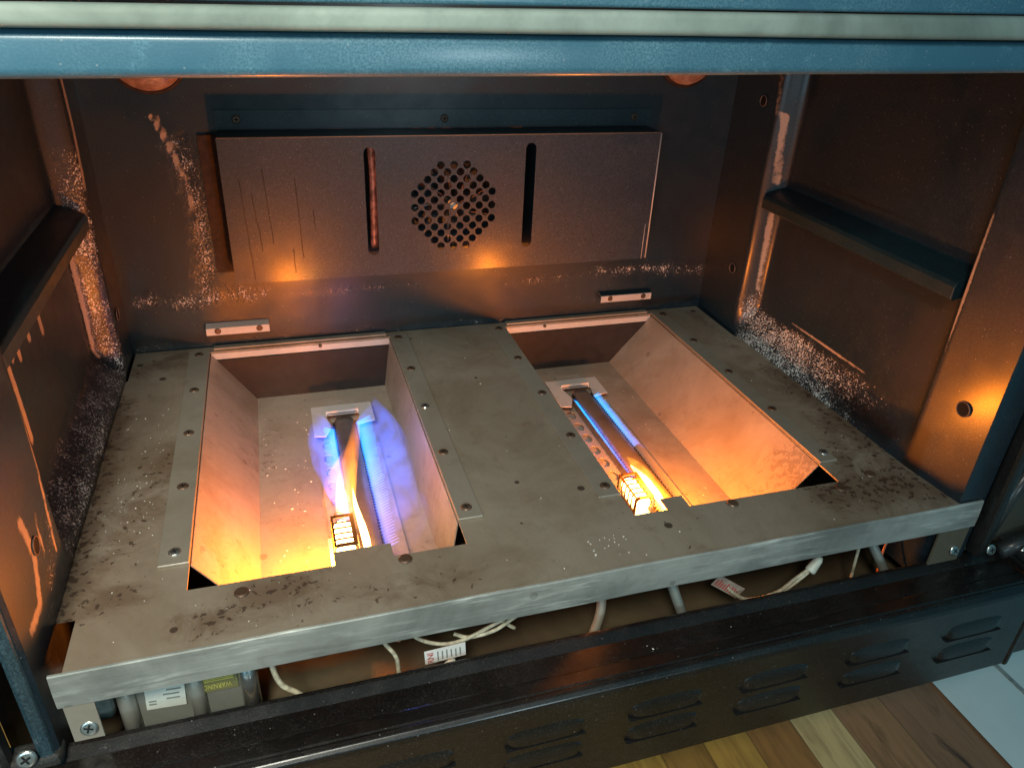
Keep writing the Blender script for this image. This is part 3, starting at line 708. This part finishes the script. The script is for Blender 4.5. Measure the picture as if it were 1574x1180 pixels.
blade('flame_halo', [(.1130, .110, -.028), (.1115, .135, -.024), (.1075, .158, -.022), (.1050, .172, -.022)], [.003, .006, .005, .0004], [.003, .006, .004, .0004], gas('amber_gas', (1, .36, .03), 130), y2)

# ================================================================== FAN COVER
CX0, CX1, CZ0, CZ1, CY = -.2605, .2345, .0915, .2465, .430
fc = empty('fan_cover', ((CX0+CX1)/2, YB, CZ0), 'wide dark box cover with round perforated grille and two upright slots', 'fan cover')
holes = []; gx, gz = -.0165, .1685; dx, dz = .00745, .01535
for c in range(-7, 8):
    for r in range(-5, 6):
        x, z = c*dx, (r+(.5 if c % 2 else 0))*dz
        if abs(x) < .048 and abs(z) < .0485 and (abs(x)+abs(z)) < .0735: holes.append(('c', gx+x, gz+z, .0044))
def slot(x, z0, z1, w_):
    pts = []
    for k in range(9): a = math.pi*k/8; pts.append((x+w_*math.cos(a), z1-w_+w_*math.sin(a)))
    for k in range(9): a = math.pi+math.pi*k/8; pts.append((x+w_*math.cos(a), z0+w_+w_*math.sin(a)))
    return pts
holes += [slot(-.1090, .1160, .2350, .0062), slot(.0728, .1160, .2370, .0062)]
MX = Matrix.Translation((0, CY, 0)) @ Matrix.Rotation(math.radians(90), 4, 'X')
# face plate triangulated finely enough for drips: attribute lives on an outer grid, so drips come from thin proud beads below
face = plate('cover_face', [(CX0, CZ0), (CX1, CZ0), (CX1, CZ1), (CX0, CZ1)], holes, .0011, MX, M_cover, fc, 9)
for c_, fn in (('crust', 0), ('streak', 0), ('dark', 0)): set_attr(face, c_, lambda p: 0.0)
def cbox(name, *c, mat=None, p=None):
    o = boxo(name, mat or M_cover, p or fc, *c)
    for a in ('crust', 'streak', 'dark'): set_attr(o, a, lambda p: .0)
    return o
top_ = cbox('cover_top', CX0, CX1, CY+.0006, YB-.003, CZ1-.0012, CZ1, mat=M_guide)
cbox('cover_side', CX0, CX0+.0012, CY+.0006, YB-.003, CZ0, CZ1-.0013); cbox('cover_side', CX1-.0012, CX1, CY+.0006, YB-.003, CZ0, CZ1-.0013, mat=M_strip)
fl_ = cbox('top_flange', CX0-.001, CX1+.002, YB-.0022, YB-.0010, CZ1+.0022, CZ1+.0205, mat=M_guide)
for x in (-.240, -.019, .215): screw(x, YB-.0023, CZ1+.011, .0048, M_rusty, fc, (0, -1, 0))
sf = cbox('side_flange', CX0-.020, CX0-.002, YB-.003, YB-.0014, CZ0+.001, CZ1-.004, mat=M_rust)  # flange on the wall; its dark colour also paints the gap's shadow
bm = bmesh.new(); tube(bm, [(CX0+.001, CY-.0006, CZ1), (CX1-.001, CY-.0006, CZ1)], .0007, 8); obj('folded_edge', bm, M_strip, fc, True)
bm = bmesh.new(); tube(bm, [(CX1-.0004, CY-.0004, CZ0+.001), (CX1-.0004, CY-.0004, CZ1-.001)], .0009, 8); tube(bm, [(CX1-.0062, CY-.0007, CZ0), (CX1-.0062, CY-.0007, CZ0+.045)], .0005, 6); obj('lit_edge', bm, M_bracket, fc, True)  # pale beads paint the lit right edge of the cover
# dried drips: dark runs down the left part of the cover
M_drip = flat('burnt_drip', (.018, .013, .012), .35)
for x, z1, z0, dd in ((-.2435, .205, .096, .004), (-.2330, .190, .128, .005), (-.2200, .215, .135, .004), (-.1880, .205, .118, .002), (-.1720, .170, .150, .001), (-.1960, .128, .100, .000)):
    pts = [(x+dd*(k/6)+.0009*noise.noise((k*.9, x*90, 0)), CY-.0008, lerp(z1, z0, k/6)) for k in range(7)]
    bm = bmesh.new(); tube(bm, catmull(pts, 4), [.00028+.00022*abs(noise.noise((k*.4, x*50, 1))) for k in range(25)], 6); obj('dried_drip', bm, M_drip, fc, True)
# fan wheel behind the grille
fan = empty('convection_fan', (gx, .452, gz), 'metal fan wheel showing through the round grille', 'fan')
M_fan = steel('fan_metal', (.45, .33, .28), (.30, .18, .14), .3, .8, clean=True)
for k in range(9):
    a = 2*math.pi*k/9+.2; c, s_ = math.cos(a), math.sin(a); bm = bmesh.new()
    q = []
    for r_, o_ in ((.008, .0), (.026, .003), (.043, .009)):
        for yy in (.438, .456):
            tw = o_+(.006 if yy > .45 else 0); q.append(bm.verts.new((gx+c*r_-s_*tw, yy, gz+s_*r_+c*tw)))
    bm.faces.new((q[0], q[2], q[3], q[1])); bm.faces.new((q[2], q[4], q[5], q[3])); solid(obj('fan_blade', bm, M_fan, fan), .0008)
bm = bmesh.new(); bmesh.ops.create_cone(bm, cap_ends=True, segments=24, radius1=.008, radius2=.006, depth=.016)
bmesh.ops.transform(bm, matrix=Matrix.Translation((gx, .444, gz)) @ Matrix.Rotation(math.radians(90), 4, 'X'), verts=bm.verts); obj('fan_hub', bm, M_chrome, fan)
# fan bracket rod visible in the left slot
el = tubeo('heating_element', flat('flaking_rust', (.34, .17, .13), .45, .3, .6, 160), None, catmull([(-.105, .445, .236), (-.104, .444, .20), (-.105, .443, .165), (-.106, .444, .12)], 6), .0045, 12, base=(-.105, .444, .12))
tag(el, 'scaly pinkish brown element tube behind the left slot of the fan cover', 'heating element')

# two cleats on the back wall
for x0, x1, z, lab in ((-.302, -.232, .0235, 'small bright metal cleat on the back wall behind the left trough'), (.193, .267, .0255, 'small bright metal cleat on the back wall behind the right trough')):
    t = empty('wall_cleat', ((x0+x1)/2, YB, z-.006), lab, 'cleat', 'metal cleats low on the back wall')
    bm = extrude_x([(YB-.0008, z+.006), (YB-.010, z+.0035), (YB-.0105, z-.0035), (YB-.0085, z-.0045)], x0, x1); c_ = obj('cleat_bar', bm, M_bracket, t); solid(c_, .0012)
    bm = extrude_x([(YB-.0008, z+.0068), (YB-.0100, z+.0043)], x0, x1); solid(obj('cleat_top', bm, M_guide, t), .0006, 1)
    for f in (.18, .84): screw(lerp(x0, x1, f), YB-.0108, z+.0005, .0040, M_rusty, t, (0, -1, 0), False)

# ================================================================== LOWER FRONT PANEL
kp = empty('kick_panel', (0, -.03, -.172), 'glossy black louvred front panel below the oven mouth', 'front panel')
prof = [(.004, -.110), (.0055, -.0715), (.0045, -.0700), (.0020, -.0705), (-.0070, -.0740), (-.0260, -.0738), (-.0275, -.0732), (-.0385, -.0716), (-.0405, -.0722), (-.0425, -.0712), (-.0455, -.0716), (-.0478, -.0738), (-.0484, -.078), (-.0484, -.172), (-.0465, -.1735), (-.030, -.1735)]
bm = extrude_x(prof, -.47, .429, 90, .0004); p_ = obj('panel_shell', bm, M_black, kp); bev(p_, .0006, 2); solid(p_, .001, 1)
def louver(x, z, wd=.0335, hh=.0095):
    """pressed scoop: bulges outward, open below"""
    bm = bmesh.new(); rows = []; nx, nz = 16, 6
    for j in range(nz+1):
        v = j/nz; row = []
        for i in range(nx+1):
            u = -1+2*i/nx; e = (1-abs(u)**5)**.5 if abs(u) < 1 else 0
            row.append(bm.verts.new((x+u*wd+(.002 if u < 0 else 0)*v, -.0486-.0036*e*math.sin(v*math.pi*.5)**.8, z+hh-2*hh*v+(.004*(abs(u)**4) if v < .5 else 0)*(-1 if v < .3 else 0))))
        rows.append(row)
    for a, b in zip(rows, rows[1:]):
        for i in range(nx): bm.faces.new((a[i], a[i+1], b[i+1], b[i]))
    l_ = obj('louver', bm, M_black, kp, True); 
    bm = bmesh.new(); v = [bm.verts.new(p) for p in ((x-wd*.97, -.0530, z-hh), (x+wd*.97, -.0530, z-hh), (x+wd*.97, -.0486, z-hh-.001), (x-wd*.97, -.0486, z-hh-.001))]; bm.faces.new(v)
    obj('louver_slot', bm, M_hole, l_)
for k in range(-3, 6): 
    pass
for x in (.365, .2585, .1515, .0495, -.0535, -.1575, -.262, -.367):
    for z in (-.1030, -.1305): louver(x, z)
ep = empty('side_panel', (.45, -.02, -.18), 'black side trim upright at the right end of the louvred panel', 'side trim')
boxo('panel_edge', M_black, ep, .4315, .4375, -.050, .05, -.176, -.066, b=.002)
boxo('panel_body', M_hinge, ep, .438, .52, -.044, .06, -.170, -.060, b=.002)

# ================================================================== HINGE POCKETS
def bolt(x, y, z, r, parent, nrm=(0, -1, .35)): return screw(x, y, z, r, M_chrome, parent, Vector(nrm).normalized(), True, 'bolt')
hl = empty('hinge_pocket', (-.43, 0, -.06), 'dark worn door hinge pocket at the bottom left of the oven mouth', 'hinge')
boxo('pocket_plate', M_hinge, hl, -.47, -.4115, -.02, .0, -.075, .05, b=.006)
tubeo('hinge_roller', M_hinge, hl, [(-.428, -.022, -.062), (-.425, -.022, .02), (-.430, -.020, .045)], [.011, .012, .007], 16)
boxo('pocket_foot', M_hinge, hl, -.420, -.383, -.014, .003, -.068, -.058, b=.003)
bolt(-.401, -.014, -.0535, .0068, hl); bolt(-.437, -.036, -.03, .0055, hl)
lb = empty('lip_bracket', (-.375, 0, -.06), 'narrow grey bracket bolted under the left end of the lip', 'bracket', 'lip brackets')
boxo('bracket_leg', M_strip, lb, -.3775, -.3590, .000, .0015, -.064, -.028); bolt(-.3665, -.0005, -.0525, .0060, lb)
rb = empty('lip_bracket', (.38, 0, -.06), 'wide brown bracket bolted under the right end of the lip', 'bracket', 'lip brackets')
boxo('bracket_leg', steel('bracket_brown', (.20, .17, .12), (.13, .11, .07), .5, .4, clean=True), rb, .345, .3795, .001, .003, -.072, -.002); bolt(.3700, -.0005, -.0560, .0055, rb); 
hr = empty('hinge_pocket', (.43, 0, -.06), 'dark worn door hinge pocket at the right edge of the oven mouth', 'hinge')
bm = bmesh.new(); pts = [(.386, -.075), (.50, -.075), (.50, .07), (.440, .065), (.428, .045), (.418, .03), (.405, -.015), (.390, -.04)]
plate('pocket_plate', pts, [('c', .445, .02, .008), ('c', .435, -.02, .003), ('c', .47, -.03, .006)], .003, Matrix.Translation((0, .012, 0)) @ Matrix.Rotation(math.radians(90), 4, 'X'), M_alu if False else steel('hinge_steel', (.13, .12, .09), (.07, .06, .045), .5, .4, clean=True), hr)
boxo('pocket_back', M_hole, hr, .386, .50, .03, .034, -.075, .08)
tubeo('pocket_rod', M_hinge, hr, [(.400, .000, -.060), (.410, .0, -.01), (.428, .0, .05)], .007, 12)
tubeo('pocket_arm', M_hinge, hr, [(.425, -.004, -.066), (.455, -.004, -.058), (.50, -.004, -.055)], .008, 12)
bolt(.410, -.006, -.059, .0058, hr); bolt(.445, -.014, -.062, .0060, hr)

# ================================================================== UNDER THE LIP
gv = empty('gas_regulator', (-.31, .04, -.12), 'cast metal gas regulator with warning label under the left end of the lip', 'gas regulator')
boxo('regulator_body', M_alu, gv, -.348, -.268, .0325, .07, -.122, -.034, b=.002)
for x, r in ((-.3505, .0062), (-.3035, .0055), (-.2665, .0068)): tubeo('body_column', M_alu if x != -.2665 else M_chrome, gv, [(x, .031, -.122), (x, .031, -.036)], r, 20)
boxo('regulator_cap', flat('grey_plastic', (.30, .33, .30), .45), gv, -.385, -.360, .030, .055, -.085, -.045, b=.004)
def RotY(a): return Matrix.Rotation(math.radians(a), 4, 'Y')
lm = Matrix.Translation((-.3250, .0312, -.0720)) @ Matrix.Rotation(math.radians(4), 4, 'Y')
bm = bmesh.new(); box(bm, -.0135, .0135, -.0002, .0002, -.0125, .0125); bm.transform(lm); lb_ = obj('paper_label', bm, M_label, gv)
bm = bmesh.new()
for x, z, w_ in ((.006, .006, .010), (.004, .0015, .011), (.005, -.003, .009), (-.009, -.004, .005), (-.009, -.007, .005)):
    b2 = bmesh.new(); box(b2, x-w_/2, x+w_/2, -.0006, -.0003, z-.0007, z+.0007); b2.transform(lm); me = bpy.data.meshes.new('t'); b2.to_mesh(me); b2.free(); bm.from_mesh(me)
obj('label_print', bm, M_ink, lb_)
ym = Matrix.Translation((-.2890, .0312, -.0700)) 
bm = bmesh.new(); box(bm, -.0145, .0145, -.0002, .0002, -.0080, .0100); bm.transform(ym); yb = obj('warning_label', bm, M_yellowback, gv)
text_mesh('warning_text', 'WARNING', .0072, ym @ Matrix.Translation((0, -.0006, -.002)) @ Matrix.Rotation(math.radians(90), 4, 'X') @ Matrix.Rotation(math.radians(180), 4, 'Z') @ Matrix.Diagonal((.57, 1, 1, 1)), M_yellow, yb)
bm = bmesh.new()
for i, z in enumerate((.0035, .0055, .0075)):
    b2 = bmesh.new(); box(b2, -.012+.002*i, .012, -.0006, -.0003, z-.0005, z+.0003); b2.transform(ym); me = bpy.data.meshes.new('t'); b2.to_mesh(me); b2.free(); bm.from_mesh(me)
obj('label_rules', bm, M_yellow, yb)

def wire(pts, label, r=.0016, mat=None, group='wires under the lip'):
    o = tubeo('wire', mat or M_wire, None, catmull(pts, 8), r, 10, base=pts[0]); tag(o, label, 'wire', group); return o
wire([(-.250, .030, -.030), (-.248, .020, -.050), (-.243, .016, -.068), (-.231, .014, -.080), (-.222, .012, -.092)], 'cream wire dropping from the lip just right of the gas regulator', .0021)
wire([(-.205, .05, -.042), (-.190, .045, -.058), (-.170, .042, -.066), (-.150, .040, -.073)], 'reddish braided wire lying behind the front panel left of the tag', .0019, M_wirepink)
wire([(-.168, .03, -.038), (-.165, .022, -.052), (-.157, .018, -.066), (-.155, .016, -.088)], 'short cream wire hanging straight down left of the tag', .0017)
wire([(-.152, .03, -.040), (-.140, .022, -.054), (-.122, .020, -.064), (-.104, .018, -.063), (-.082, .018, -.054), (-.066, .018, -.046), (-.050, .022, -.040)], 'cream wire running through the tag, upper of the pair', .0016)
wire([(-.110, .022, -.058), (-.098, .019, -.062), (-.078, .017, -.058), (-.062, .017, -.048), (-.046, .021, -.043)], 'cream wire twisted below its neighbour right of the tag', .0016)
wire([(-.108, .030, -.048), (-.092, .028, -.049), (-.075, .027, -.055), (-.058, .024, -.068)], 'cream wire bowing away right of the tag towards the panel', .0016)
wire([(.118, .030, -.040), (.135, .022, -.062), (.160, .018, -.084), (.190, .016, -.082), (.212, .018, -.070), (.228, .020, -.062)], 'long cream wire sagging to the cap near the panel middle right', .0017)
wire([(.196, .018, -.087), (.210, .018, -.078), (.224, .019, -.067)], 'short cream wire end beside the sagging one at the cap', .0016)
wire([(.285, .028, -.035), (.283, .026, -.060), (.284, .024, -.100)], 'thin cream wire hanging upright left of the rightmost tube', .0014)
wire([(.352, .06, -.045), (.345, .05, -.062), (.332, .04, -.084), (.322, .03, -.10)], 'thin dark orange wire slanting beside the right bracket', .0013, M_wirepink)
def cone(name, a, b, r0, r1, label):
    a, b = Vector(a), Vector(b); d = b-a
    o = tubeo(name, M_label if False else flat('nut_white', (.60, .60, .50), .4), None, [a, a+d*.1, a+d*.8, b], [r0*.8, r0, r1, r1*.6], 14, base=a)
    tag(o, label, 'wire cap', 'wire caps'); return o
cone('wire_nut', (-.052, .020, -.046), (-.034, .022, -.038), .0036, .0052, 'cream wire cap under the lip at the end of the twisted pair')
cone('wire_nut', (-.128, .014, -.091), (-.110, .014, -.080), .0022, .0042, 'cream wire cap lying on the front panel below the tag')
cone('wire_nut', (.224, .018, -.066), (.236, .022, -.054), .0050, .0040, 'cream wire cap at the raised end of the sagging wire')
def metal_tube(pts, r, label, mat=M_alu):
    o = tubeo('gas_tube', mat, None, catmull(pts, 8), r, 16, base=pts[0]); tag(o, label, 'tube', 'tubes under the lip')
metal_tube([(.078, .035, -.030), (.085, .025, -.055), (.099, .012, -.096)], .0045, 'straight aluminium tube slanting down in front of the orange glow')
metal_tube([(.008, .045, -.040), (.022, .038, -.058), (.022, .030, -.075), (.012, .022, -.100)], .0042, 'curved dull metal tube bending down behind the panel middle', M_burner if False else M_strip)
metal_tube([(.290, .045, -.038), (.302, .032, -.058), (.318, .018, -.090)], .0045, 'straight pale tube slanting down left of the right bracket')
# tag on wires
tg = empty('warning_tag', (-.120, .016, -.068), 'small white paper tag with red letters wrapped on the wires', 'tag')
TM = Matrix.Translation((-.1185, .0145, -.0690)) @ Matrix.Rotation(math.radians(-3), 4, 'Y')
bm = bmesh.new(); box(bm, -.0165, .0165, -.0003, .0003, -.0075, .0065); bm.transform(TM); tp = obj('tag_paper', bm, flat('tag_white', (.75, .72, .68), .5, 0, .04), tg)
text_mesh('tag_text', 'RNI', .0072, TM @ Matrix.Translation((-.0118, -.0007, -.001)) @ Matrix.Rotation(math.radians(90), 4, 'X') @ Matrix.Rotation(math.radians(90), 4, 'Z'), M_red, tp)
bm = bmesh.new()
for i in range(6):
    x = -.006+i*.0036; b2 = bmesh.new(); box(b2, x-.0005, x+.0005, -.0008, -.0005, -.005-random.random()*.001, .0045-random.random()*.002); b2.transform(TM); me = bpy.data.meshes.new('t'); b2.to_mesh(me); b2.free(); bm.from_mesh(me)
obj('tag_print', bm, M_ink, tp)
# faded tag right of the middle
t2 = empty('warning_tag', (.140, .03, -.06), 'faded paper tag hanging beside the sagging wire', 'tag')
T2 = Matrix.Translation((.140, .020, -.066)) @ Matrix.Rotation(math.radians(38), 4, 'Y')
bm = bmesh.new(); box(bm, -.019, .019, -.0003, .0003, -.006, .006); bm.transform(T2); tp2 = obj('tag_paper', bm, flat('tag_faded', (.36, .27, .21), .6, 0, .2), t2)
bm = bmesh.new()
for i in range(9):
    x = -.016+i*.0036; b2 = bmesh.new(); box(b2, x-.0008, x+.0008, -.0008, -.0005, -.0045, .0035-random.random()*.003); b2.transform(T2); me = bpy.data.meshes.new('t'); b2.to_mesh(me); b2.free(); bm.from_mesh(me)
obj('tag_print', bm, M_red, tp2)

# ================================================================== CRUMBS (beyond counting)
bm = bmesh.new()
def crumb(x, y, z, r):
    b2 = bmesh.ops.create_icosphere(bm, subdivisions=1, radius=r, matrix=Matrix.Translation((x, y, z+r*.4)) @ Matrix.Rotation(random.random()*6, 4, 'Z') @ Matrix.Diagonal((random.uniform(.5, 1.6), random.uniform(.5, 1.3), random.uniform(.4, .8), 1)))
def inopen(x, y): return any(a-.004 < x < b+.004 for a, b in OX) and OY0-.003 < y < OY1+.003
def pan_scatter(n, x0, x1, y0, y1, rm):
    for _ in range(n):
        x, y = random.uniform(x0, x1), random.uniform(y0, y1)
        if not inopen(x, y): crumb(x, y, .0004, random.uniform(.0003, rm))
pan_scatter(150, XL+.01, XR-.01, .01, .45, .0007); pan_scatter(70, -.37, -.33, .12, .33, .0007); pan_scatter(18, .005, .04, .015, .04, .0010)
for _ in range(45): crumb(random.uniform(-.25, -.2), random.uniform(.14, .40), ZP+.001, random.uniform(.0003, .0011))
for _ in range(20): crumb(random.uniform(.165, .205), random.uniform(.14, .40), ZP+.001, random.uniform(.0003, .0007))
for _ in range(90): crumb(random.uniform(-.42, .42), random.uniform(-.037, -.008), -.0737, random.uniform(.0003, .0007))
for _ in range(40): crumb(random.gauss(.03, .03), random.uniform(-.037, -.010), -.0735, random.uniform(.0003, .0009))
cr = obj('crumbs', bm, flat('crumb_white', (.75, .73, .68), .5), None); tag(cr, 'pale crumbs and flakes scattered over the floor pan and front panel', 'crumbs', kind='stuff')
